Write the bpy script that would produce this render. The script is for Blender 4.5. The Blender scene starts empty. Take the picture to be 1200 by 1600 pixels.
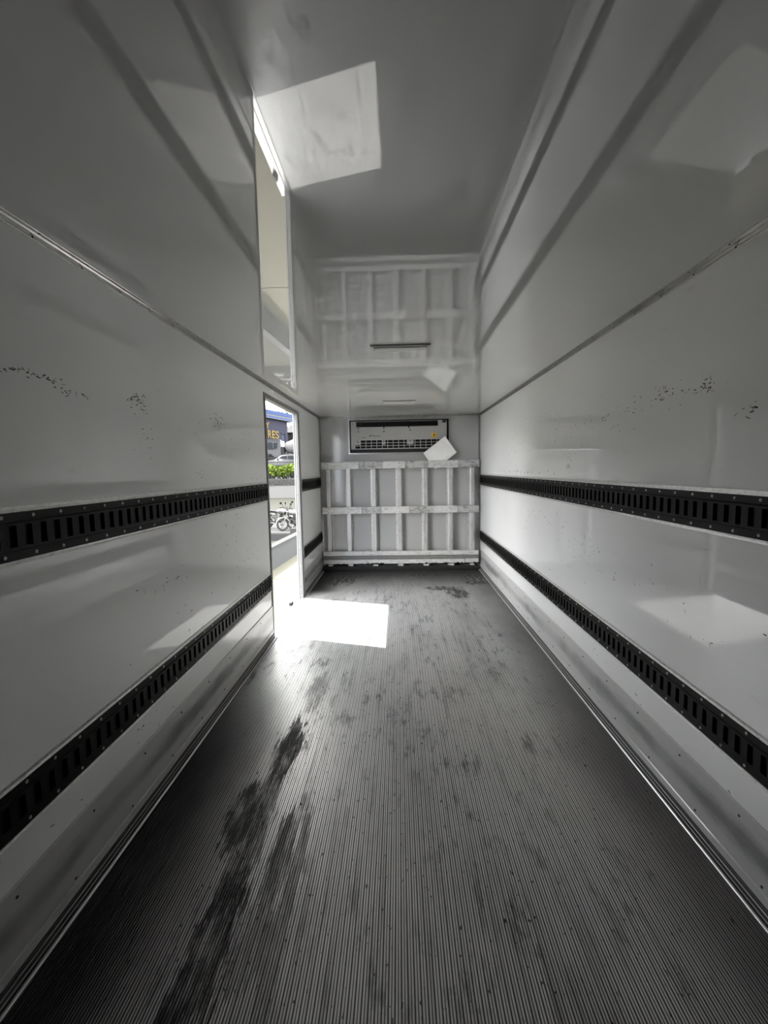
import bpy, math, random
from mathutils import Vector, Matrix

S = bpy.context.scene
COL = S.collection
random.seed(7)

# ------------------------------------------------------------------ camera
EYE = 1.3194
cam_d = bpy.data.cameras.new('camera')
cam = bpy.data.objects.new('camera', cam_d)
COL.objects.link(cam)
cam_d.sensor_fit = 'VERTICAL'
cam_d.sensor_height = 36.0
cam_d.lens = 709.1 * 36.0 / 1600.0
cam_d.clip_start = 0.02
cam_d.clip_end = 600
PITCH, YAW, ROLL = 0.0948, 0.0333, 0.0172
rot = Matrix.Rotation(YAW, 4, 'Z') @ Matrix.Rotation(math.pi / 2 - PITCH, 4, 'X') @ Matrix.Rotation(-ROLL, 4, 'Z')
cam.matrix_world = Matrix.Translation((0, 0, EYE)) @ rot
S.camera = cam

# ------------------------------------------------------------------ sky, sun, exposure
SKY_STRENGTH = 1.8
SUN_STRENGTH = 2.2
EXPOSURE = 3.0
world = bpy.data.worlds.new('sky')
S.world = world
world.use_nodes = True
wn, wl = world.node_tree.nodes, world.node_tree.links
wn.clear()
w_out = wn.new('ShaderNodeOutputWorld')
w_bg = wn.new('ShaderNodeBackground')
w_bg.inputs['Strength'].default_value = SKY_STRENGTH
w_tc = wn.new('ShaderNodeTexCoord')
w_no = wn.new('ShaderNodeTexNoise')
w_no.inputs['Scale'].default_value = 2.2
w_no.inputs['Detail'].default_value = 5
w_ra = wn.new('ShaderNodeValToRGB')
w_ra.color_ramp.elements[0].position = 0.35
w_ra.color_ramp.elements[0].color = (0.80, 0.87, 0.98, 1)
w_ra.color_ramp.elements[1].position = 0.6
w_ra.color_ramp.elements[1].color = (1.0, 0.99, 0.97, 1)
wl.new(w_tc.outputs['Generated'], w_no.inputs['Vector'])
wl.new(w_no.outputs['Fac'], w_ra.inputs['Fac'])
wl.new(w_ra.outputs['Color'], w_bg.inputs['Color'])
wl.new(w_bg.outputs[0], w_out.inputs[0])

sun_d = bpy.data.lights.new('sun', 'SUN')
sun_d.energy = SUN_STRENGTH
sun_d.angle = math.radians(0.6)
sun_d.color = (1.0, 0.985, 0.95)
sun = bpy.data.objects.new('sun', sun_d)
COL.objects.link(sun)
sun.location = (-8, 6, 14)
sun.rotation_euler = Vector((1.0, -0.29, -2.0)).to_track_quat('-Z', 'Y').to_euler()

S.view_settings.view_transform = 'Standard'
S.view_settings.look = 'None'
S.view_settings.gamma = 1.0
S.view_settings.use_curve_mapping = False
S.view_settings.exposure = EXPOSURE
S.cycles.use_denoising = True
S.cycles.max_bounces = 16
S.cycles.diffuse_bounces = 10
S.cycles.glossy_bounces = 8
S.cycles.sample_clamp_indirect = 8.0

# ------------------------------------------------------------------ materials
class NT:
    """small helper around a node tree"""
    def __init__(self, name):
        self.m = bpy.data.materials.new(name)
        self.m.use_nodes = True
        self.n, self.l = self.m.node_tree.nodes, self.m.node_tree.links
        self.b = self.n['Principled BSDF']
        self.tc = self.n.new('ShaderNodeTexCoord')
    def put(self, sock, v):
        if isinstance(v, bpy.types.NodeSocket):
            self.l.new(v, sock)
        else:
            sock.default_value = v
    def coords(self, scale=(1, 1, 1), loc=(0, 0, 0), obj=True):
        mp = self.n.new('ShaderNodeMapping')
        mp.inputs['Scale'].default_value = scale
        mp.inputs['Location'].default_value = loc
        self.l.new(self.tc.outputs['Object' if obj else 'Generated'], mp.inputs['Vector'])
        return mp.outputs[0]
    def noise(self, vec, scale, detail=4, rough=0.55):
        t = self.n.new('ShaderNodeTexNoise')
        t.inputs['Scale'].default_value = scale
        t.inputs['Detail'].default_value = detail
        t.inputs['Roughness'].default_value = rough
        self.l.new(vec, t.inputs['Vector'])
        return t.outputs['Fac']
    def ramp(self, v, a, b, lo=0.0, hi=1.0):
        t = self.n.new('ShaderNodeMapRange')
        t.interpolation_type = 'SMOOTHSTEP'
        self.put(t.inputs['Value'], v)
        t.inputs['From Min'].default_value = a
        t.inputs['From Max'].default_value = b
        t.inputs['To Min'].default_value = lo
        t.inputs['To Max'].default_value = hi
        return t.outputs['Result']
    def math(self, op, a, b=0.0, clamp=False):
        t = self.n.new('ShaderNodeMath')
        t.operation = op
        t.use_clamp = clamp
        self.put(t.inputs[0], a)
        self.put(t.inputs[1], b)
        return t.outputs[0]
    def mix(self, fac, a, b):
        t = self.n.new('ShaderNodeMix')
        t.data_type = 'RGBA'
        self.put(t.inputs[0], fac)
        self.put(t.inputs[6], a if isinstance(a, bpy.types.NodeSocket) else (*a, 1))
        self.put(t.inputs[7], b if isinstance(b, bpy.types.NodeSocket) else (*b, 1))
        return t.outputs[2]
    def xyz(self):
        t = self.n.new('ShaderNodeSeparateXYZ')
        self.l.new(self.tc.outputs['Object'], t.inputs[0])
        return t.outputs
    def blob(self, cx, cy, rx, ry, inner=0.35):
        """1 inside an ellipse on the floor plan, fading outward"""
        v = self.coords((1 / rx, 1 / ry, 0), (-cx / rx, -cy / ry, 0))
        t = self.n.new('ShaderNodeVectorMath')
        t.operation = 'LENGTH'
        self.l.new(v, t.inputs[0])
        return self.ramp(t.outputs['Value'], inner, 1.0, 1.0, 0.0)
    def bump(self, h, strength, dist=0.01):
        t = self.n.new('ShaderNodeBump')
        t.inputs['Strength'].default_value = strength
        t.inputs['Distance'].default_value = dist
        self.l.new(h, t.inputs['Height'])
        self.l.new(t.outputs[0], self.b.inputs['Normal'])
    def set(self, **k):
        names = dict(color='Base Color', rough='Roughness', metal='Metallic', coat='Coat Weight',
                     coat_ior='Coat IOR', coat_rough='Coat Roughness', ior='IOR', spec='Specular IOR Level',
                     trans='Transmission Weight')
        for a, v in k.items():
            if a == 'color' and not isinstance(v, bpy.types.NodeSocket):
                v = (*v, 1)
            self.put(self.b.inputs[names[a]], v)
        return self

def plain(name, color, rough=0.6, metal=0.0, var=0.12, scale=6.0, **k):
    """a colour with a little grain"""
    t = NT(name)
    f = t.noise(t.coords(), scale, 4)
    c2 = tuple(max(0.0, c * (1 - var)) for c in color)
    c1 = tuple(min(1.0, c * (1 + var)) for c in color)
    t.set(color=t.mix(f, c2, c1), rough=rough, metal=metal, **k)
    return t.m

def paint(name, base, coat_ior, coat_rough, flecks=True, wave=0.012):
    t = NT(name)
    col = base
    cl = t.noise(t.coords(), 0.8, 3)
    col = t.mix(t.ramp(cl, 0.3, 0.7), tuple(c * 0.95 for c in base), base)
    if flecks:
        v = t.coords((1, 26, 60))
        fine = t.ramp(t.noise(v, 1.0, 6, 0.75), 0.69, 0.72)
        patch = t.ramp(t.noise(t.coords((1, 1.2, 2.2), (3.1, 1.7, 0.4)), 1.3, 3), 0.55, 0.72)
        m = t.math('MULTIPLY', fine, patch)
        col = t.mix(t.math('MULTIPLY', m, 0.85), col, (0.10, 0.098, 0.09))
        smear = t.ramp(t.noise(t.coords((1, 5, 14), (0.3, 0, 0)), 1.2, 5, 0.6), 0.62, 0.8)
        col = t.mix(t.math('MULTIPLY', smear, 0.14), col, (0.30, 0.29, 0.27))
    t.set(color=col, rough=0.55, coat=1.0, coat_ior=coat_ior, coat_rough=coat_rough, spec=0.2)
    if wave:
        t.bump(t.noise(t.coords((1, 1, 1)), 1.7, 2), wave, 0.004)
    return t.m

M = {}
M['wall'] = paint('wall_paint', (0.93, 0.928, 0.916), 1.5, 0.03)
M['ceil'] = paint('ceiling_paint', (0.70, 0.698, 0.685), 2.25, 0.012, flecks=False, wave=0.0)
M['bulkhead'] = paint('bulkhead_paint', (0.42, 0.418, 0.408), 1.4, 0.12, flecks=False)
M['rear'] = plain('rear_door_dimming', (0.09, 0.088, 0.085), 0.6, var=0.1)  # unseen door faces, made dark so the near end gets less light
M['outer'] = plain('outer_skin', (0.62, 0.62, 0.62), 0.45, var=0.04)

def kick_mat():
    t = NT('kick_plate')
    x, y, z = t.xyz()
    edge = t.noise(t.coords((1, 1.1, 6)), 2.2, 6, 0.65)
    zz = t.math('ADD', z, t.math('MULTIPLY', t.math('SUBTRACT', edge, 0.5), 0.11))
    lo = t.ramp(zz, 0.10, 0.150)
    hi = t.ramp(zz, 0.165, 0.215, 1.0, 0.0)
    band = t.math('MULTIPLY', lo, hi)
    along = t.ramp(t.noise(t.coords((1, 0.9, 0.2), (0, 2.2, 0)), 1.3, 4), 0.30, 0.62, 0.25, 1.0)
    band = t.math('MULTIPLY', t.math('MULTIPLY', band, along), 0.8)
    col = t.mix(band, (0.55, 0.547, 0.535), (0.085, 0.084, 0.086))
    grime = t.ramp(t.noise(t.coords((1, 9, 16)), 1.5, 6, 0.7), 0.55, 0.8)
    col = t.mix(t.math('MULTIPLY', grime, 0.35), col, (0.25, 0.245, 0.24))
    t.set(color=col, rough=0.45, coat=0.6, coat_ior=1.6, coat_rough=0.12)
    return t.m
M['kick'] = kick_mat()

def floor_mat(name, base, groove=False):
    t = NT(name)
    streak = t.noise(t.coords((34, 1.3, 1)), 1.0, 6, 0.65)
    big = t.noise(t.coords((2.3, 0.8, 1)), 1.0, 5, 0.6)
    grit = t.noise(t.coords((1, 0.45, 1)), 70, 3, 0.6)
    rough_n = t.noise(t.coords((26, 5, 1)), 1.0, 8, 0.75)
    # stains with a place of their own on the floor
    wv = t.noise(t.coords((9, 2.2, 1)), 1.0, 6, 0.7)
    blobs = ((-0.545, 2.02, 0.13, 0.50, 1.0), (-0.61, 1.60, 0.15, 0.45, 1.0), (-0.55, 1.10, 0.13, 0.60, 1.0), (-0.42, 1.40, 0.07, 0.5, 0.8), (-0.50, 2.62, 0.12, 0.45, 0.6),
             (-0.42, 1.15, 0.10, 0.25, 0.6), (0.62, 4.70, 0.22, 0.36, 1.0), (0.46, 4.92, 0.42, 0.16, 0.9), (0.95, 5.35, 0.50, 0.60, 1.0), (0.25, 5.65, 1.3, 0.40, 1.0), (-0.75, 5.4, 0.5, 0.6, 1.0), (0.1, 5.3, 1.4, 0.6, 0.55),
             (-0.45, 5.62, 0.60, 0.26, 1.0), (-0.56, 1.55, 0.10, 1.5, 0.75), (-0.36, 1.2, 0.05, 0.9, 0.6))
    rag = t.math('ADD', t.math('MULTIPLY', t.math('SUBTRACT', wv, 0.5), 1.6), t.math('MULTIPLY', t.math('SUBTRACT', t.noise(t.coords((75, 9, 1)), 1.0, 6, 0.7), 0.5), 1.5))
    st = 0.0
    for (cx, cy, rx, ry, w) in blobs:
        q = t.math('ADD', t.blob(cx, cy, rx, ry, 0.0), rag)
        inside = t.blob(cx, cy, rx * 1.15, ry * 1.15, 0.75)
        st = t.math('MAXIMUM', st, t.math('MULTIPLY', t.math('MULTIPLY', t.ramp(q, 0.38, 0.62), inside), w))
    st = t.math('MULTIPLY', st, t.ramp(rough_n, 0.32, 0.58, 0.35, 1.0))
    x, y, z = t.xyz()
    wob = t.math('MULTIPLY', t.math('SUBTRACT', big, 0.5), 0.35)
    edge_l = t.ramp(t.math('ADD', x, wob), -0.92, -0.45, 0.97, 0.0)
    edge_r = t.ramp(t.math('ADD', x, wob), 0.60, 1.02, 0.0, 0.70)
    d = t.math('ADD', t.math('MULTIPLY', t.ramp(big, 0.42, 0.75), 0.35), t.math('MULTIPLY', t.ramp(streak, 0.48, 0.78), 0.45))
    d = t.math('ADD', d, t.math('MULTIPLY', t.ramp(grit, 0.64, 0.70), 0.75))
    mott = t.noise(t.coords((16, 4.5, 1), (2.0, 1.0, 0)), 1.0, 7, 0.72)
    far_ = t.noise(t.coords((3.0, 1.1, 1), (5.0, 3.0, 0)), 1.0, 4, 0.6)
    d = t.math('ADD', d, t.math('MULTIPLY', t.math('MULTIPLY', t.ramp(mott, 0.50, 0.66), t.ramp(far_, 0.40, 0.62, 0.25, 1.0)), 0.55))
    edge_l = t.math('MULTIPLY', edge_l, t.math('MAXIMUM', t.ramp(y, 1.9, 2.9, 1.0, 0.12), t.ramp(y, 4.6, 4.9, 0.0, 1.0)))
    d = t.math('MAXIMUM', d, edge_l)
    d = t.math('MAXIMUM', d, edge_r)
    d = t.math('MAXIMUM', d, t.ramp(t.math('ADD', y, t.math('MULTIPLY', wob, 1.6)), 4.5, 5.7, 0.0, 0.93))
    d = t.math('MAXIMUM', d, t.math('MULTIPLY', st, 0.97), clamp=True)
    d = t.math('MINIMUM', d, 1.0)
    dirt = (0.030, 0.029, 0.028) if not groove else (0.012, 0.012, 0.012)
    t.set(color=t.mix(d, base, dirt), rough=t.ramp(d, 0, 1, 0.42, 0.75), metal=0.35 if not groove else 0.0)
    return t.m
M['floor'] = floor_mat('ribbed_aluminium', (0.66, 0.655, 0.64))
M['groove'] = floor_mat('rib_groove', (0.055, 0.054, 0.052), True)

def alu_mat(name, base, rough, dirt=0.3, along=(4, 4, 4), metal=0.85):
    t = NT(name)
    f = t.ramp(t.noise(t.coords(along), 3.0, 6, 0.7), 0.45, 0.75)
    t.set(color=t.mix(t.math('MULTIPLY', f, dirt), base, (0.09, 0.088, 0.085)), rough=rough, metal=metal)
    return t.m
M['alu'] = alu_mat('aluminium_trim', (0.46, 0.455, 0.44), 0.33, 0.35)
M['alu_bright'] = alu_mat('bright_aluminium', (0.50, 0.495, 0.48), 0.25, 0.3)
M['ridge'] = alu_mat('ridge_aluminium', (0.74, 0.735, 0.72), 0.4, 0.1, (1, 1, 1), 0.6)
M['ridge_shade'] = alu_mat('ridge_groove_shade', (0.085, 0.083, 0.08), 0.6, 0.4, (2, 2, 2), 0.1)  # shade between the ridges, put into the colour
M['alu_strip'] = alu_mat('worn_aluminium_strip', (0.68, 0.67, 0.65), 0.42, 0.55, (2, 14, 40), 0.5)
M['alu_white'] = alu_mat('white_door_profile', (0.25, 0.248, 0.24), 0.5, 0.10, (3, 3, 3), 0.0)
M['post'] = alu_mat('rack_aluminium', (0.58, 0.572, 0.56), 0.4, 0.3, (6, 6, 3), 0.35)
M['board'] = alu_mat('rack_board', (0.62, 0.612, 0.595), 0.5, 0.5, (5, 5, 14), 0.1)
M['board_dirty'] = alu_mat('rack_board_scuffed', (0.46, 0.455, 0.44), 0.6, 1.0, (4, 4, 9), 0.1)
M['board_grime'] = alu_mat('rack_board_grimy', (0.20, 0.197, 0.19), 0.7, 1.0, (14, 14, 40), 0.0)
M['black'] = plain('black_rail', (0.0032, 0.0029, 0.0026), 0.5, 0.0, var=0.5, scale=30, spec=0.16)
M['void'] = plain('dark_cavity', (0.004, 0.004, 0.004), 0.9, var=0.2)
M['screw'] = plain('zinc_screw', (0.62, 0.61, 0.59), 0.35, 0.8, var=0.2, scale=60)
M['rivet'] = plain('dark_rivet', (0.03, 0.03, 0.028), 0.5, var=0.3, scale=40)
M['seal'] = plain('dark_rubber', (0.02, 0.02, 0.02), 0.6, var=0.3)
M['grime'] = plain('floor_grime', (0.014, 0.0135, 0.013), 0.8, var=0.6, scale=25)
M['ac'] = plain('grey_plastic', (0.40, 0.395, 0.38), 0.5, var=0.08)
M['ac_bar'] = plain('pale_grille_bar', (0.66, 0.655, 0.64), 0.5, var=0.08)
M['louver'] = plain('dark_louver', (0.03, 0.03, 0.03), 0.45, var=0.3)
M['yellow'] = plain('yellow_sticker', (0.80, 0.50, 0.03), 0.5, var=0.05)
M['foam'] = plain('white_foam', (0.88, 0.875, 0.85), 0.5, var=0.03, scale=40)
M['lens'] = plain('lamp_lens', (0.62, 0.62, 0.60), 0.3, var=0.04)
M['concrete'] = None

def concrete_mat(name, base, var=0.14, joint=False):
    t = NT(name)
    f = t.noise(t.coords(), 0.7, 6, 0.6)
    g = t.ramp(t.noise(t.coords(), 9, 4, 0.6), 0.62, 0.75)
    c = t.mix(f, tuple(b * (1 - var) for b in base), tuple(b * (1 + var) for b in base))
    c = t.mix(t.math('MULTIPLY', g, 0.25), c, tuple(b * 0.45 for b in base))
    t.set(color=c, rough=0.85)
    return t.m
M['concrete'] = concrete_mat('yard_concrete', (0.080, 0.076, 0.057), 0.07)
M['ground2'] = concrete_mat('street_concrete', (0.0289, 0.0285, 0.0231), 0.08)
M['road'] = concrete_mat('road_asphalt', (0.0185, 0.0185, 0.0185))
M['plaster'] = plain('pale_plaster', (0.0473, 0.0473, 0.0464), 0.85, var=0.08, scale=2)
M['plaster_white'] = plain('white_wall', (0.1004, 0.0995, 0.0948), 0.85, var=0.03, scale=1)
M['cope'] = plain('white_coping', (0.0365, 0.0360, 0.0343), 0.8, var=0.06, scale=3)
M['stone'] = plain('border_stone', (0.0404, 0.0393, 0.0373), 0.9, var=0.35, scale=3)
M['leaf'] = plain('lime_leaf', (0.0565, 0.0846, 0.0060), 0.6, var=0.45, scale=5)
M['leaf_grey'] = plain('grey_leaf', (0.0294, 0.0323, 0.0245), 0.7, var=0.7, scale=6)
M['tree_leaf'] = plain('tree_leaf', (0.0115, 0.0162, 0.0057), 0.7, var=0.4, scale=3)
M['bark'] = plain('bark', (0.0320, 0.0272, 0.0224), 0.9, var=0.3)
M['car_white'] = plain('car_white', (0.0371, 0.0371, 0.0375), 0.25, var=0.02)
M['glass_dark'] = plain('dark_glass', (0.006, 0.007, 0.009), 0.08, var=0.1)
M['tyre'] = plain('tyre_rubber', (0.0046, 0.0046, 0.0046), 0.8, var=0.2)
M['bumper'] = plain('grey_bumper', (0.0126, 0.0126, 0.0132), 0.6, var=0.1)
M['drum'] = plain('mixer_drum', (0.0716, 0.0707, 0.0684), 0.5, var=0.1, scale=1)
M['bld_wall'] = plain('slate_blue_wall', (0.0160, 0.0160, 0.0239), 0.8, var=0.05, scale=0.5)
M['bld_blue'] = plain('fascia_blue', (0.0066, 0.0189, 0.0645), 0.5, var=0.06, scale=0.5)
M['bld_white'] = plain('fascia_white', (0.0508, 0.0533, 0.0557), 0.6, var=0.05, scale=0.5)
M['sign_yellow'] = plain('sign_yellow', (0.0738, 0.0503, 0.0083), 0.5, var=0.05)
M['navy'] = plain('navy_pipe', (0.0034, 0.0040, 0.0115), 0.5, var=0.1)
M['bld_panel'] = plain('pale_blue_panel', (0.0219, 0.0231, 0.0345), 0.7, var=0.04)
M['grey_roof'] = plain('grey_roof_sheet', (0.0254, 0.0254, 0.0242), 0.7, var=0.12, scale=1)
M['shutter'] = plain('dark_shutter', (0.0063, 0.0060, 0.0052), 0.7, var=0.25, scale=1)
M['bike_silver'] = plain('bike_silver', (0.1152, 0.1140, 0.1106), 0.3, 0.3, var=0.1)
M['bike_dark'] = plain('bike_dark', (0.0057, 0.0056, 0.0053), 0.5, 0.2, var=0.3, scale=20)
M['bike_seat'] = plain('bike_seat', (0.0115, 0.0103, 0.0109), 0.6, var=0.1)
M['bike_engine'] = plain('bike_engine', (0.0277, 0.0268, 0.0260), 0.5, 0.5, var=0.5, scale=30)
M['chrome'] = plain('chrome', (0.1106, 0.1106, 0.1069), 0.2, 0.8, var=0.1)

# weathered outdoor surfaces are matt
for k in ('concrete', 'ground2', 'road', 'plaster', 'plaster_white', 'cope', 'stone', 'leaf', 'leaf_grey', 'tree_leaf', 'bark', 'drum', 'bld_wall', 'bld_blue', 'bld_white',
          'sign_yellow', 'navy', 'bld_panel', 'grey_roof', 'shutter', 'bike_seat', 'bike_dark', 'tyre', 'bumper', 'glass_dark', 'car_white'):
    M[k].node_tree.nodes['Principled BSDF'].inputs['Specular IOR Level'].default_value = 0.08

# ------------------------------------------------------------------ mesh helpers
class MB:
    def __init__(self):
        self.v, self.f, self.mi = [], [], []
    def add(self, vs, fs, mi=0):
        o = len(self.v)
        self.v += [tuple(p) for p in vs]
        self.f += [tuple(i + o for i in q) for q in fs]
        self.mi += [mi] * len(fs)
        return self
    def box(self, x0, x1, y0, y1, z0, z1, mi=0):
        vs = [(x, y, z) for z in (z0, z1) for y in (y0, y1) for x in (x0, x1)]
        return self.add(vs, [(0, 2, 3, 1), (4, 5, 7, 6), (0, 1, 5, 4), (2, 6, 7, 3), (0, 4, 6, 2), (1, 3, 7, 5)], mi)
    def cbox(self, x0, x1, y0, y1, z0, z1, c=0.003, mi=0):
        """a box with chamfered upright and level edges"""
        vs = []
        for z, i in ((z0, c), (z0 + c, 0), (z1 - c, 0), (z1, c)):
            vs += [(x0 + c, y0 + i, z), (x1 - c, y0 + i, z), (x1 - i, y0 + c, z), (x1 - i, y1 - c, z),
                   (x1 - c, y1 - i, z), (x0 + c, y1 - i, z), (x0 + i, y1 - c, z), (x0 + i, y0 + c, z)]
        fs = [tuple(reversed(range(8))), tuple(range(24, 32))]
        for k in range(3):
            for j in range(8):
                a, b = k * 8 + j, k * 8 + (j + 1) % 8
                fs.append((a, b, b + 8, a + 8))
        return self.add(vs, fs, mi)
    def prism(self, prof, axis, a, b, mi=0, cap=True):
        """closed outline PROF (2-D) swept along AXIS from a to b; x: (y,z), y: (x,z), z: (x,y)"""
        def P(q, t):
            return {'x': (t, q[0], q[1]), 'y': (q[0], t, q[1]), 'z': (q[0], q[1], t)}[axis]
        n = len(prof)
        vs = [P(q, a) for q in prof] + [P(q, b) for q in prof]
        fs = [(i, (i + 1) % n, (i + 1) % n + n, i + n) for i in range(n)]
        if cap:
            fs += [tuple(reversed(range(n))), tuple(range(n, 2 * n))]
        return self.add(vs, fs, mi)
    def cyl(self, p, q, r, r2=None, n=8, mi=0):
        p, q = Vector(p), Vector(q)
        r2 = r if r2 is None else r2
        d = (q - p).normalized()
        u = d.orthogonal().normalized()
        w = d.cross(u)
        vs = []
        for c, rr in ((p, r), (q, r2)):
            for k in range(n):
                a = 2 * math.pi * k / n
                vs.append(c + (u * math.cos(a) + w * math.sin(a)) * rr)
        fs = [(k, (k + 1) % n, (k + 1) % n + n, k + n) for k in range(n)]
        fs += [tuple(reversed(range(n))), tuple(range(n, 2 * n))]
        return self.add(vs, fs, mi)
    def tube(self, pts, r, n=6, mi=0):
        for a, b in zip(pts, pts[1:]):
            self.cyl(a, b, r, n=n, mi=mi)
        return self
    def dome(self, c, nrm, r, h, n=8, mi=0):
        c, d = Vector(c), Vector(nrm).normalized()
        u = d.orthogonal().normalized()
        w = d.cross(u)
        vs = []
        for rr, hh in ((r, 0), (r * 0.92, h * 0.55), (r * 0.5, h)):
            for k in range(n):
                a = 2 * math.pi * k / n
                vs.append(c + (u * math.cos(a) + w * math.sin(a)) * rr + d * hh)
        fs = []
        for j in range(2):
            fs += [(j * n + k, j * n + (k + 1) % n, (j + 1) * n + (k + 1) % n, (j + 1) * n + k) for k in range(n)]
        fs.append(tuple(range(2 * n, 3 * n)))
        return self.add(vs, fs, mi)
    def torus(self, c, axis, R, r, n=24, m=8, mi=0, a0=0.0, a1=2 * math.pi, up=None):
        c, d = Vector(c), Vector(axis).normalized()
        u = (Vector(up) if up else d.orthogonal()).normalized()
        w = d.cross(u)
        full = abs(a1 - a0 - 2 * math.pi) < 1e-6
        cnt = n if full else n + 1
        vs = []
        for k in range(cnt):
            a = a0 + (a1 - a0) * k / n
            o = u * math.cos(a) + w * math.sin(a)
            for j in range(m):
                b = 2 * math.pi * j / m
                vs.append(c + o * (R + r * math.cos(b)) + d * r * math.sin(b))
        fs = []
        for k in range(n):
            k2 = (k + 1) % cnt
            for j in range(m):
                j2 = (j + 1) % m
                fs.append((k * m + j, k2 * m + j, k2 * m + j2, k * m + j2))
        return self.add(vs, fs, mi)
    def ball(self, c, r, n=10, m=6, mi=0):
        rx, ry, rz = r if isinstance(r, tuple) else (r, r, r)
        vs = [(c[0], c[1], c[2] - rz)]
        for j in range(1, m):
            t = -math.pi / 2 + math.pi * j / m
            for k in range(n):
                a = 2 * math.pi * k / n
                vs.append((c[0] + rx * math.cos(t) * math.cos(a), c[1] + ry * math.cos(t) * math.sin(a), c[2] + rz * math.sin(t)))
        vs.append((c[0], c[1], c[2] + rz))
        fs = [(0, 1 + (k + 1) % n, 1 + k) for k in range(n)]
        for j in range(m - 2):
            fs += [(1 + j * n + k, 1 + j * n + (k + 1) % n, 1 + (j + 1) * n + (k + 1) % n, 1 + (j + 1) * n + k) for k in range(n)]
        top = len(vs) - 1
        fs += [(top, 1 + (m - 2) * n + k, 1 + (m - 2) * n + (k + 1) % n) for k in range(n)]
        return self.add(vs, fs, mi)
    def xf(self, mat):
        self.v = [tuple(mat @ Vector(p)) for p in self.v]
        return self
    def build(self, name, mats, parent=None, smooth=False):
        off = Vector((0, 0, 0))
        q = parent
        while q is not None:
            off += q.location
            q = q.parent
        me = bpy.data.meshes.new(name)
        me.from_pydata([(p[0] - off.x, p[1] - off.y, p[2] - off.z) for p in self.v], [], self.f)
        for m in (mats if isinstance(mats, (list, tuple)) else [mats]):
            me.materials.append(m)
        me.polygons.foreach_set('material_index', self.mi)
        if smooth:
            me.polygons.foreach_set('use_smooth', [True] * len(me.polygons))
        me.update()
        # consistent outward normals
        import bmesh
        bm = bmesh.new()
        bm.from_mesh(me)
        bmesh.ops.recalc_face_normals(bm, faces=bm.faces)
        bm.to_mesh(me)
        bm.free()
        o = bpy.data.objects.new(name, me)
        COL.objects.link(o)
        o.parent = parent
        return o

def tag(o, label=None, cat=None, group=None, kind=None):
    for k, v in (('label', label), ('category', cat), ('group', group), ('kind', kind)):
        if v:
            o[k] = v
    return o

def root(name, loc, label, cat, group=None, kind=None):
    o = bpy.data.objects.new(name, None)
    o.empty_display_size = 0.05
    COL.objects.link(o)
    o.location = loc
    return tag(o, label, cat, group, kind)

def copy_tree(o, parent=None):
    c = o.copy()
    COL.objects.link(c)
    c.parent = parent
    for ch in list(o.children):
        copy_tree(ch, c)
    return c

# ------------------------------------------------------------------ the cargo box: sizes
XL, XR = -1.013, 1.0493          # inner wall faces
YB, YR = 5.8907, -1.8            # bulkhead and rear end
ZC = 1.9951                      # ceiling
TH = 0.042                       # wall thickness
DY0, DY1, DZ = 3.508, 4.585, 1.879   # side doorway
RH = 0.127                       # lashing rail height
RU, RL = 1.2222, 0.5116          # tops of the upper and lower rail
SEAM = 0.258                     # top of the kick plates

# floor: ribbed aluminium sheet, ribs run along the box
def build_floor():
    mb = MB()
    x0, x1 = XL, XR
    pts = [(x0, 0.0, 0)]
    x = x0 + 0.03
    pts.append((x, 0.0, 0))
    pattern = ((0.0050, 0.0014, 1), (0.0050, 0.0028, 1))
    k = 0
    mats = [0]
    prof = [(x0, 0.0), (x, 0.0)]
    mi = [0]
    while x < x1 - 0.04:
        top, gr, _ = pattern[k % 2]
        s = 0.0006
        prof += [(x + s, -0.0022), (x + s + gr, -0.0022), (x + 2 * s + gr, 0.0), (x + 2 * s + gr + top, 0.0)]
        mi += [1, 1, 1, 0]
        x += 2 * s + gr + top
        k += 1
    prof.append((x1, 0.0))
    mi.append(0)
    y0, y1 = YR, YB + 0.05
    n = len(prof)
    vs = [(p[0], y0, p[1]) for p in prof] + [(p[0], y1, p[1]) for p in prof]
    for i in range(n - 1):
        mb.add([vs[i], vs[i + 1], vs[n + i + 1], vs[n + i]], [(0, 1, 2, 3)], mi[i])
    mb.box(XL - TH, XR + TH, y0, y1 + 0.03, -0.14, -0.006, 1)
    return mb.build('floor', [M['floor'], M['groove']])
tag(build_floor(), 'grey ribbed aluminium floor of the cargo box with dark dirt streaks', 'floor', kind='structure')

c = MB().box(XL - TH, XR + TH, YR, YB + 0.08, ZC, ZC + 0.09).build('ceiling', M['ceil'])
tag(c, 'glossy pale ceiling of the cargo box mirroring the floor', 'ceiling', kind='structure')

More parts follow.
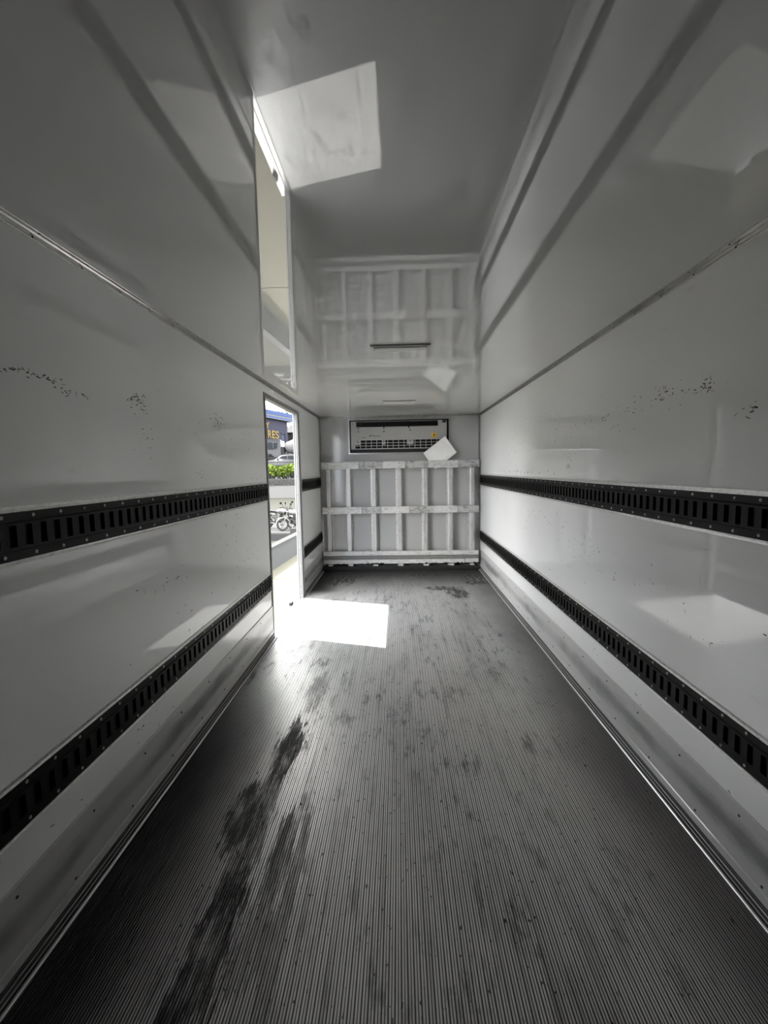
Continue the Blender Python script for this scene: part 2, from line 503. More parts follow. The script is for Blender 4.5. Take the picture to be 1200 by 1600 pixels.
# side walls: an outer skin with the three glossy panels between the rails
def side_wall(name, side, label):
    xi = XL if side < 0 else XR
    o, i = (xi - TH, xi - 0.028) if side < 0 else (xi + 0.028, xi + TH)
    mb = MB()
    segs = [(YR, DY0 - 0.044), (DY1 + 0.11, YB + 0.08)] if side < 0 else [(YR, YB + 0.08)]
    for a, b in segs:
        mb.box(o, i, a, b, -0.006, ZC)
    if side < 0:
        mb.box(o, i, DY0 - 0.044, DY1 + 0.11, DZ + 0.036, ZC)
    w = mb.build(name, M['outer'])
    tag(w, label, 'wall', kind='structure')
    p0, p1 = (xi - 0.028, xi) if side < 0 else (xi, xi + 0.028)
    bands = [(RU + 0.016, ZC), (RL + 0.016, RU - RH - 0.012), (SEAM + 0.0015, RL - RH - 0.012), (0.0, SEAM)]
    for a, b in segs:
        b = min(b, YB)
        for k, (z0, z1) in enumerate(bands):
            if side < 0 and k == 0:
                continue
            MB().box(p0, p1, a, b, z0, z1).build('wall_panel', M['wall'], w)
    if side < 0:   # one upper sheet, cut out around the doorway
        q = MB()
        q.box(p0, p1, YR, DY0 - 0.044, RU + 0.016, ZC)
        q.box(p0, p1, DY0 - 0.044, DY1 + 0.11, DZ + 0.036, ZC)
        q.box(p0, p1, DY1 + 0.11, YB, RU + 0.016, ZC)
        q.build('wall_panel', M['wall'], w)
    return w
wl_ = side_wall('wall_left', -1, 'glossy white panelled wall with the open side doorway')
wr_ = side_wall('wall_right', 1, 'glossy white panelled wall opposite the side doorway')

# small dark scuffs above the upper rail on the far part of the wall opposite the door
mb = MB()
for k in range(19):
    y = 4.95 - k * 0.1016
    if k in (14, 16):
        continue
    z = 1.262 + random.uniform(-0.006, 0.012)
    for j in range(random.choice((1, 1, 2, 3))):
        h = random.uniform(0.006, 0.022)
        yy = y + random.uniform(-0.014, 0.014)
        zz = z + random.uniform(-0.008, 0.012)
        mb.box(XR - 0.0006, XR + 0.001, yy, yy + random.uniform(0.003, 0.008), zz, zz + h)
s = mb.build('scuff_marks', M['rivet'], wr_)
tag(s, kind='stuff')

# clusters of small black scratches on both walls
def scratches(parent, xi, inward, spots):
    mb = MB()
    for (y, z, ry, rz, n) in spots:
        for k in range(int(n * 1.7)):
            yy, zz = random.gauss(y, ry), random.gauss(z, rz)
            l = random.uniform(0.003, 0.016)
            t = random.uniform(0.001, 0.004)
            a = random.choice((0.1, 0.25, -0.6, -0.2, 1.2))
            dy, dz = math.cos(a) * l, math.sin(a) * l
            x0, x1 = xi - 0.001 * inward, xi + 0.0006 * inward
            q = [(yy, zz), (yy + dy, zz + dz), (yy + dy, zz + dz + t), (yy, zz + t)]
            mb.prism(q, 'x', x0, x1)
    tag(mb.build('scratch_marks', M['rivet'], parent), kind='stuff')
scratches(wl_, XL, 1, [(1.77, 1.597, 0.03, 0.016, 26), (2.54, 1.60, 0.05, 0.022, 26), (1.24, 1.594, 0.07, 0.008, 22), (1.40, 1.57, 0.05, 0.004, 9), (2.31, 1.30, 0.02, 0.01, 5), (1.80, 1.46, 0.05, 0.05, 6),
                       (2.8, 1.5, 0.3, 0.08, 10), (3.2, 1.27, 0.1, 0.004, 5), (2.6, 0.93, 0.15, 0.06, 14), (1.9, 0.85, 0.12, 0.05, 8), (2.9, 0.75, 0.2, 0.06, 12), (2.2, 0.62, 0.3, 0.05, 8), (5.2, 1.62, 0.15, 0.03, 10), (5.3, 1.4, 0.2, 0.1, 8), (1.5, 0.33, 0.5, 0.03, 12)])
scratches(wr_, XR, -1, [(1.62, 1.58, 0.05, 0.012, 12), (1.85, 1.594, 0.06, 0.012, 14), (1.39, 1.474, 0.02, 0.012, 8), (2.1, 1.56, 0.15, 0.03, 12), (2.6, 1.50, 0.3, 0.06, 26), (3.3, 1.62, 0.3, 0.08, 20), (4.2, 1.5, 0.4, 0.1, 24), (2.85, 1.33, 0.02, 0.03, 10), (4.9, 1.0, 0.06, 0.03, 10),
                        (3.6, 0.95, 0.15, 0.03, 10), (2.7, 0.93, 0.2, 0.03, 12), (2.4, 0.78, 0.2, 0.06, 12), (3.1, 0.8, 0.4, 0.1, 14), (1.7, 0.75, 0.2, 0.06, 8), (2.2, 0.32, 0.6, 0.03, 10), (5.3, 1.6, 0.2, 0.1, 10)])

# bulkhead with an opening for the cooling unit
AX0, AX1, AZ0, AZ1 = -0.622, 0.648, 1.528, 1.942
mb = MB()
y0, y1 = YB, YB + 0.02
mb.box(XL - 0.028, AX0, y0, y1, 0, ZC)
mb.box(AX1, XR + 0.028, y0, y1, 0, ZC)
mb.box(AX0, AX1, y0, y1, 0, AZ0)
mb.box(AX0, AX1, y0, y1, AZ1, ZC)
mb.box(XL - 0.028, XR + 0.028, YB + 0.25, YB + 0.30, -0.006, ZC)
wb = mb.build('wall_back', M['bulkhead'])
tag(wb, 'white front bulkhead of the cargo box behind the metal rack', 'wall', kind='structure')

# rear end behind the camera: two closed doors, coloured dark to dim the near end
GAP = 0.006
mb = MB()
mb.box(XL - TH, -GAP / 2, YR - 0.06, YR, -0.006, ZC + 0.09)
rd = mb.build('door_2', M['rear'])
tag(rd, 'unseen rear cargo door leaf, dark to dim the near end, closed on the doorway side', 'door', kind='structure')
mb = MB()
mb.box(GAP / 2, XR + TH, YR - 0.06, YR, -0.006, ZC + 0.09)
rd = mb.build('door_3', M['rear'])
tag(rd, 'unseen rear cargo door leaf, dark to dim the near end, closed on the far side', 'door', kind='structure')

# ------------------------------------------------------------------ trims
def rivets(mb, pts, nrm, r=0.0042, h=0.0022):
    for p in pts:
        mb.dome(p, nrm, r, h, 8)

def corner_trim(name, xi, inward, label):
    """aluminium angle between wall and ceiling"""
    f, t = 0.023, 0.0022
    s = inward
    prof = [(xi, ZC), (xi + s * f, ZC), (xi + s * f, ZC - t), (xi + s * (f - 0.002), ZC - t - 0.001), (xi + s * 0.009, ZC - t - 0.001),
            (xi + s * 0.0035, ZC - 0.006), (xi + s * (t + 0.001), ZC - 0.009), (xi + s * (t + 0.001), ZC - f + 0.002), (xi + s * t, ZC - f), (xi, ZC - f)]
    o = MB().prism(prof, 'y', YR, YB).build(name, M['alu_bright'])
    tag(o, label, 'trim', kind='structure')
    q = MB()
    ys = [YR + 0.1 + 0.2 * k for k in range(45) if YR + 0.1 + 0.2 * k < YB - 0.05]
    rivets(q, [(xi + s * (t + 0.0005), y, ZC - 0.0155) for y in ys], (s, 0, 0))
    rivets(q, [(xi + s * 0.0155, y + 0.01, ZC - t - 0.0005) for y in ys], (0, 0, -1))
    tag(q.build('rivet_row', M['rivet'], o), kind='stuff')
corner_trim('trim_1', XL, 1, 'aluminium angle trim along the ceiling above the side doorway')
corner_trim('trim_2', XR, -1, 'aluminium angle trim along the ceiling opposite the doorway')

o = MB().prism([(YB, ZC), (YB - 0.022, ZC), (YB - 0.022, ZC - 0.003), (YB - 0.003, ZC - 0.006), (YB - 0.003, ZC - 0.026), (YB, ZC - 0.026)], 'x', XL, XR).build('trim_3', M['alu'])
tag(o, 'thin aluminium trim where the bulkhead meets the ceiling', 'trim', kind='structure')
q = MB()
rivets(q, [(XL + 0.1 + 0.155 * k, YB - 0.0028, ZC - 0.016) for k in range(13)], (0, -1, 0), 0.005, 0.003)
tag(q.build('rivet_row', M['rivet'], o), kind='stuff')
for nm, xi, s, lab in (('trim_4', XL, 1, 'upright corner trim beside the short rails at the bulkhead'), ('trim_5', XR, -1, 'upright corner trim at the bulkhead opposite the doorway')):
    o = MB().prism([(xi, YB), (xi + s * 0.024, YB), (xi + s * 0.024, YB - 0.003), (xi + s * 0.003, YB - 0.006), (xi + s * 0.003, YB - 0.024), (xi, YB - 0.024)], 'z', 0.0, ZC - 0.026).build(nm, M['alu'])
    tag(o, lab, 'trim', kind='structure')
    q = MB()
    rivets(q, [(xi + s * 0.0028, YB - 0.015, 0.15 + 0.155 * k) for k in range(12)], (s, 0, 0), 0.005, 0.003)
    rivets(q, [(xi + s * 0.015, YB - 0.0028, 0.2 + 0.155 * k) for k in range(11)], (0, -1, 0), 0.005, 0.003)
    tag(q.build('rivet_row', M['rivet'], o), kind='stuff')

# kick plates and ridged floor trims
def baseboard(name, xi, s, a, b, label):
    o = MB().prism([(xi, 0.072), (xi + s * 0.005, 0.072), (xi + s * 0.005, SEAM - 0.004), (xi + s * 0.003, SEAM), (xi, SEAM)], 'y', a, b).build(name, M['kick'])
    tag(o, label, 'baseboard', kind='structure')
    MB().prism([(xi, 0.040), (xi + s * 0.008, 0.040), (xi + s * 0.008, 0.068), (xi + s * 0.006, 0.0705), (xi, 0.0705)], 'y', a, b).build('lower_strip', M['kick'], o)
    pr = [(0, 0.037), (0.009, 0.037), (0.009, 0.027), (0.0125, 0.0265), (0.0130, 0.0225), (0.0065, 0.0205), (0.0065, 0.0160), (0.0180, 0.0150), (0.0185, 0.0115),
          (0.0110, 0.0095), (0.0110, 0.0060), (0.0240, 0.0055), (0.0265, 0.0095), (0.0325, 0.0095), (0.0345, 0.0070), (0.0345, -0.002), (0, -0.002)]
    tr = MB().prism([(xi + s * d, z) for d, z in pr], 'y', a, b)
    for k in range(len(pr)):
        tr.mi[k] = 0 if k in (3, 7, 12, 13) else 1      # bright ridge tops and groove shade put into the face colours
    tr.build('ridged_floor_trim', [M['ridge'], M['ridge_shade']], o)
    q = MB()
    n = int((b - a) / 0.3)
    rivets(q, [(xi + s * 0.005, a + 0.15 + 0.3 * k, 0.226) for k in range(n)], (s, 0, 0), 0.0045, 0.003)
    rivets(q, [(xi + s * 0.005, a + 0.05 + 0.3 * k, 0.084) for k in range(n)], (s, 0, 0), 0.0045, 0.003)
    rivets(q, [(xi + s * 0.0098, a + 0.12 + 0.45 * k, 0.029) for k in range(int(n * 0.66))], (s, 0, 0), 0.004, 0.002)
    tag(q.build('screw_row', M['rivet'], o), kind='stuff')
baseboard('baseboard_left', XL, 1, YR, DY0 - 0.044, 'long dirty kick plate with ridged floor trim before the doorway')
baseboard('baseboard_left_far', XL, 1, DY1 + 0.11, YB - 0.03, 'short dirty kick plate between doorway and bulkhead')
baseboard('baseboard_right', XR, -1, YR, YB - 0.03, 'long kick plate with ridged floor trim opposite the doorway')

# ------------------------------------------------------------------ lashing rails
PITCH_S = 0.05092
def lashing_rail(xi, s, top, a, b, y_slot, label, end_cap=False):
    r = root('lashing_rail', (xi, (a + b) / 2, top - RH), label, 'rail', 'slotted lashing rails on the side walls')
    z0 = top - RH
    D = 0.0035   # flange proud of the wall
    C2 = 0.009   # raised slotted web
    X = lambda d: xi + s * d
    # slotted plate
    mb = MB()
    zs = [0.0, 0.024, 0.028, 0.0355, 0.0925, 0.099, 0.103, RH]
    ds = [D, D, C2, C2, C2, C2, D, D]
    w = 0.0232
    ys = []
    k = math.ceil((a + 0.02 - y_slot) / PITCH_S)
    while y_slot + k * PITCH_S + w / 2 < b - 0.01:
        ys.append(y_slot + k * PITCH_S)
        k += 1
    for i in (0, 1, 2, 4, 5, 6):
        mb.add([(X(ds[i]), a, z0 + zs[i]), (X(ds[i]), b, z0 + zs[i]), (X(ds[i + 1]), b, z0 + zs[i + 1]), (X(ds[i + 1]), a, z0 + zs[i + 1])], [(0, 1, 2, 3)])
    cur = a
    zl, zh = z0 + zs[3], z0 + zs[4]
    for y in ys + [None]:
        e = b if y is None else y - w / 2
        mb.add([(X(C2), cur, zl), (X(C2), e, zl), (X(C2), e, zh), (X(C2), cur, zh)], [(0, 1, 2, 3)])
        if y is None:
            break
        p, q = y - w / 2, y + w / 2
        di = -0.004
        mb.add([(X(C2), p, zl), (X(C2), q, zl), (X(C2), q, zh), (X(C2), p, zh), (X(di), p, zl), (X(di), q, zl), (X(di), q, zh), (X(di), p, zh)],
               [(0, 1, 5, 4), (1, 2, 6, 5), (2, 3, 7, 6), (3, 0, 4, 7)])
        cur = q
    for e in (a, b):
        mb.add([(X(-0.02), e, z0), (X(D), e, z0), (X(D), e, z0 + RH), (X(-0.02), e, z0 + RH)], [(0, 1, 2, 3)])
    plate = mb.build('slotted_plate', M['black'], r)
    back = MB()
    back.box(min(X(-0.0265), X(-0.020)), max(X(-0.0265), X(-0.020)), a, b, z0 - 0.010, z0 + RH + 0.014)
    back.build('rear_channel', M['void'], r)
    # pale strips above and below
    for (u0, u1, nm) in ((z0 + RH, z0 + RH + 0.0155, 'edge_strip'), (z0 - 0.0115, z0, 'edge_strip')):
        lo, hi = sorted((X(-0.02), X(0.0025)))
        mb = MB()
        mb.prism([(X(-0.02), u0), (X(0.0035), u0), (X(0.0015), (u0 + u1) / 2), (X(0.0035), u1), (X(-0.02), u1)], 'y', a, b)
        mb.build(nm, M['alu_strip'], r)
    if end_cap:
        lo, hi = sorted((X(-0.02), X(0.004)))
        MB().box(lo, hi, a - 0.02, a - 0.001, z0 - 0.0115, z0 + RH + 0.0155).build('end_cap', M['alu_strip'], r)
    q = MB()
    for y in ys[::2]:
        yy = y + PITCH_S / 2
        if yy > b - 0.01:
            continue
        for zz in (z0 + 0.0125, z0 + RH - 0.0115):
            q.torus((X(D + 0.0008), yy, zz), (s, 0, 0), 0.0036, 0.0014, 8, 5)
    tag(q.build('screw_row', M['screw'], r), kind='stuff')
    return r
near = DY0 - 0.046
far = DY1 + 0.135
lashing_rail(XL, 1, RU, YR, near, 1.1388, 'long upper black slotted rail before the side doorway')
lashing_rail(XL, 1, RL, YR, near, 1.1388, 'long lower black slotted rail before the side doorway')
lashing_rail(XL, 1, RU, far, YB - 0.03, 1.1388, 'short upper black slotted rail between doorway and bulkhead', True)
lashing_rail(XL, 1, RL, far, YB - 0.03, 1.1388, 'short lower black slotted rail between doorway and bulkhead', True)
lashing_rail(XR, -1, RU, YR, YB - 0.03, 1.165, 'upper black slotted rail on the wall opposite the doorway')
lashing_rail(XR, -1, RL, YR, YB - 0.03, 1.165, 'lower black slotted rail on the wall opposite the doorway')

# ------------------------------------------------------------------ side doorway
d1 = root('door_1', (XL, (DY0 + DY1) / 2, 0.0), 'open side doorway with white aluminium jambs and riveted head plate', 'doorway', kind='structure')
mb = MB()
mb.box(XL - TH, XL + 0.003, DY0 - 0.044, DY1 + 0.11, DZ, DZ + 0.036)
mb.box(XL - 0.0, XL + 0.0045, DY0 - 0.044, DY1 + 0.11, DZ + 0.002, DZ + 0.034)
head = mb.build('head_plate', M['alu_white'], d1)
q = MB()
rivets(q, [(XL + 0.0045, DY0 + 0.0 + 0.11 * k, DZ + 0.020) for k in range(10)], (1, 0, 0), 0.005, 0.003)
tag(q.build('rivet_row', M['rivet'], head), kind='stuff')
mb = MB()
mb.box(XL - TH, XL + 0.004, DY0 - 0.028, DY0, 0.0, DZ)
mb.build('jamb', M['alu_white'], d1)
MB().box(XL - 0.02, XL + 0.002, DY0 - 0.044, DY0 - 0.028, 0.0, DZ).build('seal_strip', M['seal'], d1)
# far jamb: a stepped white profile with two grooves
mb = MB()
pr = [(XL - TH, DY1 + 0.11), (XL - TH, DY1), (XL - 0.030, DY1), (XL - 0.028, DY1 + 0.008), (XL - 0.023, DY1 + 0.008), (XL - 0.021, DY1),
      (XL - 0.010, DY1), (XL - 0.008, DY1 + 0.006), (XL - 0.004, DY1 + 0.006), (XL - 0.002, DY1), (XL + 0.006, DY1 + 0.002), (XL + 0.006, DY1 + 0.05),
      (XL + 0.003, DY1 + 0.055), (XL + 0.003, DY1 + 0.11)]
fj = mb.prism(pr, 'z', 0.0, DZ).build('jamb', M['alu_white'], d1)
q = MB()
rivets(q, [(XL - 0.016, DY1 - 0.0002, 0.12 + 0.19 * k) for k in range(10)], (0, -1, 0), 0.004, 0.002)
rivets(q, [(XL + 0.006, DY1 + 0.03, 0.1 + 0.2 * k) for k in range(9)], (1, 0, 0), 0.004, 0.002)
tag(q.build('rivet_row', M['rivet'], fj), kind='stuff')
# sill
mb = MB()
sp = [(XL - TH - 0.05, -0.05), (XL - TH - 0.05, -0.012), (XL - TH, -0.010), (XL - TH + 0.002, 0.004), (XL - 0.022, 0.004), (XL - 0.020, -0.003), (XL - 0.014, -0.003), (XL - 0.012, 0.004),
      (XL + 0.022, 0.004), (XL + 0.026, 0.001), (XL + 0.026, -0.05)]
sill = mb.prism(sp, 'y', DY0 - 0.044, DY1 + 0.11).build('sill', M['alu'], d1)
q = MB()
q.cbox(XL - TH - 0.045, XL - TH - 0.012, 4.34, 4.41, -0.014, 0.022, 0.004)
q.cyl((XL - TH - 0.03, 4.32, 0.012), (XL - TH - 0.03, 4.43, 0.012), 0.007)
q.build('latch', M['seal'], d1)

# ------------------------------------------------------------------ ceiling lamps
def ceiling_lamp(y, label):
    r = root('ceiling_lamp', (0.02, y, ZC - 0.016), label, 'lamp', 'slim lamps on the ceiling')
    x0, x1 = -0.147, 0.187
    MB().cbox(x0, x1, y - 0.046, y + 0.046, ZC - 0.0022, ZC - 0.0002, 0.0005).build('gasket', M['seal'], r)
    MB().cbox(x0 + 0.002, x1 - 0.002, y - 0.043, y + 0.043, ZC - 0.010, ZC - 0.0022, 0.002).build('base_plate', M['ac_bar'], r)
    MB().cbox(x0 + 0.016, x1 - 0.016, y - 0.034, y + 0.034, ZC - 0.017, ZC - 0.010, 0.003).build('lens', M['lens'], r)
    q = MB()
    rivets(q, [(x0 + 0.009, y, ZC - 0.010), (x1 - 0.009, y, ZC - 0.010)], (0, 0, -1), 0.004, 0.002)
    tag(q.build('screw_pair', M['screw'], r), kind='stuff')
ceiling_lamp(2.60, 'slim ceiling lamp above the middle of the floor, the nearer one')
ceiling_lamp(4.66, 'slim ceiling lamp close to the cooling unit, the farther one')

# ------------------------------------------------------------------ cooling unit in the bulkhead
ac = root('cooling_unit', (0.01, YB, AZ0), 'grey cooling unit recessed high in the bulkhead with louvres and grille', 'cooling unit')
fr = MB()
F = 0.016
for (x0, x1, z0, z1) in ((AX0 - F, AX1 + F, AZ1, AZ1 + F), (AX0 - F, AX1 + F, AZ0 - F, AZ0), (AX0 - F, AX0, AZ0, AZ1), (AX1, AX1 + F, AZ0, AZ1)):
    fr.box(x0, x1, YB - 0.006, YB + 0.002, z0, z1)
fr.build('opening_frame', M['alu'], ac)
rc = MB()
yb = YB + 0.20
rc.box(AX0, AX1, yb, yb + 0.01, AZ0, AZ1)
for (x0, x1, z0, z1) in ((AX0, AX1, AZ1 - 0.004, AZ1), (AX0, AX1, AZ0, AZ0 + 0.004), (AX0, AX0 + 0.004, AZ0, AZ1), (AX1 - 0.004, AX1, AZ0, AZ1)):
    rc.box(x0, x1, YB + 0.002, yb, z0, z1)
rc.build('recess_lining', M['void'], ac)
fx0, fx1, fy = AX0 + 0.014, AX1 - 0.022, YB + 0.022
LZ0, LZ1 = 1.858, 1.930
lx0, lx1 = -0.538, 0.515
hs = MB()
hs.box(fx0, fx1, fy, fy + 0.15, 1.576, LZ0)
hs.box(fx0, lx0, fy, fy + 0.15, LZ0, LZ1 + 0.002)
hs.box(lx1, fx1, fy, fy + 0.15, LZ0, LZ1 + 0.002)
hs.box(lx0, lx1, fy + 0.10, fy + 0.15, LZ0, LZ1)
hs.box(lx0, lx1, fy + 0.012, fy + 0.10, LZ1 - 0.006, LZ1 + 0.002)
hs.build('housing', M['ac'], ac)
for k in range(4):
    z = LZ0 + 0.010 + 0.0165 * k
    MB().prism([(fy + 0.004, z), (fy + 0.034, z + 0.010), (fy + 0.034, z + 0.013), (fy + 0.004, z + 0.003)], 'x', lx0, lx1).build('louver', M['louver'], ac)
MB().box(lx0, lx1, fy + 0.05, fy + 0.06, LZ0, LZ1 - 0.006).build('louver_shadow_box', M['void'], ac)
for x in (-0.18, 0.14):
    MB().cbox(x - 0.008, x + 0.008, fy - 0.006, fy + 0.004, LZ0 - 0.022, LZ0 + 0.012, 0.002).build('bracket', M['seal'], ac)
# grille: dark plate on the housing paints the openings' shade behind pale bars
gz = [1.582, 1.617, 1.654, 1.692]
grp = [(-0.484, -0.206), (-0.164, 0.114), (0.198, 0.53)]
g = MB()
g.box(-0.556, 0.53, fy - 0.0015, fy, gz[0], gz[1] + 0.012)
for a, b in grp:
    g.box(a, b, fy - 0.0015, fy, gz[1] + 0.012, gz[3])
g.build('grille_shade_plate', M['void'], ac)
bars = MB()
for z in gz[:3]:
    MB().box(-0.56, 0.535, fy - 0.006, fy - 0.0015, z - 0.0022, z + 0.0022).build('grille_bar', M['ac_bar'], ac)
for a, b in grp:
    MB().box(a - 0.003, b + 0.003, fy - 0.006, fy - 0.0015, gz[3] - 0.0022, gz[3] + 0.0022).build('grille_bar', M['ac_bar'], ac)
x = -0.556
while x < 0.54:
    top = gz[3] if any(a - 0.01 < x < b + 0.01 for a, b in grp) else gz[1] + 0.012
    MB().box(x - 0.0022, x + 0.0022, fy - 0.007, fy - 0.0015, gz[0] - 0.002, top).build('grille_bar', M['ac_bar'], ac)
    x += 0.0703
for x in (-0.185, 0.156):
    MB().cbox(x - 0.018, x + 0.018, fy - 0.005, fy, 1.640, 1.695, 0.003).build('grille_boss', M['ac'], ac)
q = MB()
rivets(q, [(-0.185, fy - 0.005, 1.672), (0.156, fy - 0.005, 1.676), (-0.51, fy, 1.842), (-0.51, fy, 1.80), (-0.18, fy, 1.80), (0.158, fy, 1.812), (-0.52, fy, 1.668)], (0, -1, 0), 0.009, 0.005)
tag(q.build('screw_heads', M['rivet'], ac), kind='stuff')
st = MB().box(0.432, 0.497, fy - 0.001, fy, 1.712, 1.768).build('warning_label', M['yellow'], ac)
mk = MB()
mk.torus((0.464, fy - 0.0012, 1.742), (0, 1, 0), 0.012, 0.0026, 14, 5)
for a in (0.5, 2.6, 4.7):
    mk.cyl((0.464, fy - 0.0014, 1.742), (0.464 + 0.015 * math.cos(a), fy - 0.0014, 1.742 + 0.015 * math.sin(a)), 0.0028, n=5)
mk.box(0.444, 0.485, fy - 0.0016, fy - 0.001, 1.718, 1.722)
mk.build('warning_symbol', M['rivet'], st)
pm = MB()
for (a, b, z) in ((-0.455, -0.43, 1.722), (-0.425, -0.42, 1.725), (-0.375, -0.352, 1.738), (-0.36, -0.33, 1.746), (-0.325, -0.29, 1.738), (-0.28, -0.255, 1.736), (-0.245, -0.228, 1.738)):
    pm.box(a, b, fy - 0.0008, fy, z, z + 0.007)
tag(pm.build('worn_print', M['rivet'], ac), kind='stuff')
MB().box(fx0, fx1, fy + 0.02, fy + 0.15, AZ0 + 0.004, 1.574).build('drip_tray', M['seal'], ac)
MB().cbox(0.57, 0.615, fy - 0.012, fy, 1.895, 1.928, 0.004).build('pipe_clamp', M['seal'], ac)

# ------------------------------------------------------------------ metal rack in front of the bulkhead
rk = root('bulkhead_rack', (0.018, 5.82, 0.0), 'scuffed aluminium rack of posts and boards covering the lower bulkhead', 'rack')
FY = 5.771          # front face of the boards
BK = FY + 0.022
posts = [(-0.945, -0.859), (-0.688, -0.601), (-0.363, -0.277), (-0.042, 0.055), (0.293, 0.379), (0.611, 0.702), (0.888, 0.979)]
for k, (a, b) in enumerate(posts):
    m = (a + b) / 2
    w = 0.024
    pr = [(a, YB - 0.001), (a, YB - 0.006), (m - w - 0.005, YB - 0.008), (m - w - 0.003, BK + 0.004), (m - w + 0.003, BK + 0.001), (m - 0.004, BK + 0.001), (m - 0.003, BK + 0.003), (m + 0.003, BK + 0.003), (m + 0.004, BK + 0.001),
          (m + w - 0.003, BK + 0.001), (m + w + 0.003, BK + 0.004), (m + w + 0.005, YB - 0.008), (b, YB - 0.006), (b, YB - 0.001)]
    MB().prism(pr, 'z', 0.06, 1.408).build('post', M['post'], rk)
q = MB()
for (a, b) in posts:
    m = (a + b) / 2
    for z in (1.385, 1.345, 0.815, 0.775, 0.235):
        q.dome((m + random.uniform(-0.006, 0.006), FY, z), (0, -1, 0), 0.005, 0.003)
    for z in (0.45, 0.62, 1.0, 1.18):
        q.dome((a + 0.008, YB - 0.006, z), (0, -1, 0), 0.005, 0.003)
        q.dome((b - 0.008, YB - 0.006, z), (0, -1, 0), 0.005, 0.003)
tag(q.build('screw_heads', M['rivet'], rk), kind='stuff')
def board(x0, x1, z0, z1, m, dy=0.0):
    MB().cbox(x0, x1, FY + dy, BK, z0, z1, 0.004).build('board', M[m], rk)
for (z0, z1, segs) in ((1.322, 1.414, [(-0.983, -0.505, 'board'), (-0.500, -0.432, 'board_dirty'), (-0.428, -0.20, 'board_dirty'), (-0.20, 0.083, 'board'), (0.12, 0.195, 'board_dirty'), (0.195, 0.375, 'board_dirty'), (0.375, 0.752, 'board'), (0.752, 1.017, 'board_dirty')]),
                      (0.750, 0.840, [(-0.983, -0.476, 'board'), (-0.470, -0.415, 'board_dirty'), (-0.41, -0.225, 'board_dirty'), (-0.225, 0.13, 'board'), (0.134, 0.245, 'board_dirty'), (0.245, 0.44, 'board_dirty'), (0.44, 0.745, 'board'), (0.75, 1.017, 'board_dirty')])):
    for k, (x0, x1, m) in enumerate(segs):
        board(x0, x1, z0, z1, m, 0.002 if k % 2 else 0.0)
    board(-0.983, 1.017, z0 + 0.02, z1 - 0.02, 'board_dirty', 0.012)
board(-0.984, 1.012, 0.205, 0.264, 'board')
board(-0.984, 1.012, 0.158, 0.200, 'board_grime', 0.003)
board(-0.984, 0.835, 0.098, 0.154, 'board')
board(0.842, 1.012, 0.104, 0.156, 'board', 0.002)
# grimy chips under the bottom board, tabs and the low ledge
q = MB()
for k in range(46):
    x = random.choice((random.uniform(-0.97, 1.0), random.uniform(-0.45, -0.2), random.uniform(0.2, 1.0)))
    w = random.uniform(0.015, 0.06)
    q.prism([(x, 0.094), (x + w * 0.3, 0.104 + random.uniform(0, 0.012)), (x + w * 0.7, 0.100 + random.uniform(0, 0.014)), (x + w, 0.094)], 'y', FY - 0.0015, FY + 0.004)
tag(q.build('grime_chips', M['grime'], rk), kind='stuff')
for (a, b) in posts[1:6]:
    m = (a + b) / 2 + 0.02
    MB().cbox(m - 0.022, m + 0.022, FY + 0.004, BK, 0.066, 0.092, 0.003).build('foot_tab', M['board'], rk)
MB().cbox(-0.99, 1.02, FY + 0.016, FY + 0.060, 0.018, 0.064, 0.004).build('low_ledge', M['grime'], rk)
MB().box(-0.99, 1.02, FY + 0.03, YB - 0.008, 0.0, 0.018).build('base_channel', M['grime'], rk)
MB().box(-0.985, 1.015, YB - 0.0085, YB - 0.0065, 0.06, 0.15).build('back_plate', M['grime'], rk)

# white foam lid wedged behind the top board
ld = root('foam_lid', (0.468, 5.835, 1.302), 'white foam box lid standing on its corner behind the top board', 'lid')
c, s = math.cos(math.radians(37.1)), math.sin(math.radians(37.1))
L, W = 0.345, 0.267
def lid_part(name, u0, u1, v0, v1, y0, y1, ch=0.012):
    """rounded plate in the lid's own tilted plane"""
    out = []
    for (cu, cv, a0) in ((u1 - ch, v1 - ch, 0), (u0 + ch, v1 - ch, 90), (u0 + ch, v0 + ch, 180), (u1 - ch, v0 + ch, 270)):
        for j in range(4):
            a = math.radians(a0 + 30 * j)
            out.append((cu + ch * math.cos(a), cv + ch * math.sin(a)))
    mb = MB()
    n = len(out)
    def ring(ins, y):
        r = []
        for (u, v) in out:
            uu = (u0 + u1) / 2 + (u - (u0 + u1) / 2) * (1 - ins / (u1 - u0) * 2)
            vv = (v0 + v1) / 2 + (v - (v0 + v1) / 2) * (1 - ins / (v1 - v0) * 2)
            r.append((0.468 + c * uu - s * vv * 0.93, y, 1.302 + s * uu + c * vv * 0.98))
        return r
    rings = [ring(0, y1), ring(0, y0 + 0.005), ring(0.004, y0)]
    vs = sum(rings, [])
    fs = [tuple(range(n)), tuple(range(2 * n, 3 * n))]
    for k in range(2):
        fs += [(k * n + j, k * n + (j + 1) % n, (k + 1) * n + (j + 1) % n, (k + 1) * n + j) for j in range(n)]
    mb.add(vs, fs)
    return mb.build(name, M['foam'], ld)
lid_part('lid_plate', 0, L, 0, W, 5.812, 5.836)
for (u0, u1, v0, v1) in ((0.0, L, 0.0, 0.022), (0.0, L, W - 0.022, W), (0.0, 0.022, 0.022, W - 0.022), (L - 0.022, L, 0.022, W - 0.022)):
    lid_part('raised_rim', u0, u1, v0, v1, 5.801, 5.812, 0.009)
lid_part('inner_step', 0.040, L - 0.040, 0.040, W - 0.040, 5.807, 5.812, 0.012)

# ------------------------------------------------------------------ outside: yard, street, vehicles, building
GZ = -0.95
mb = MB()
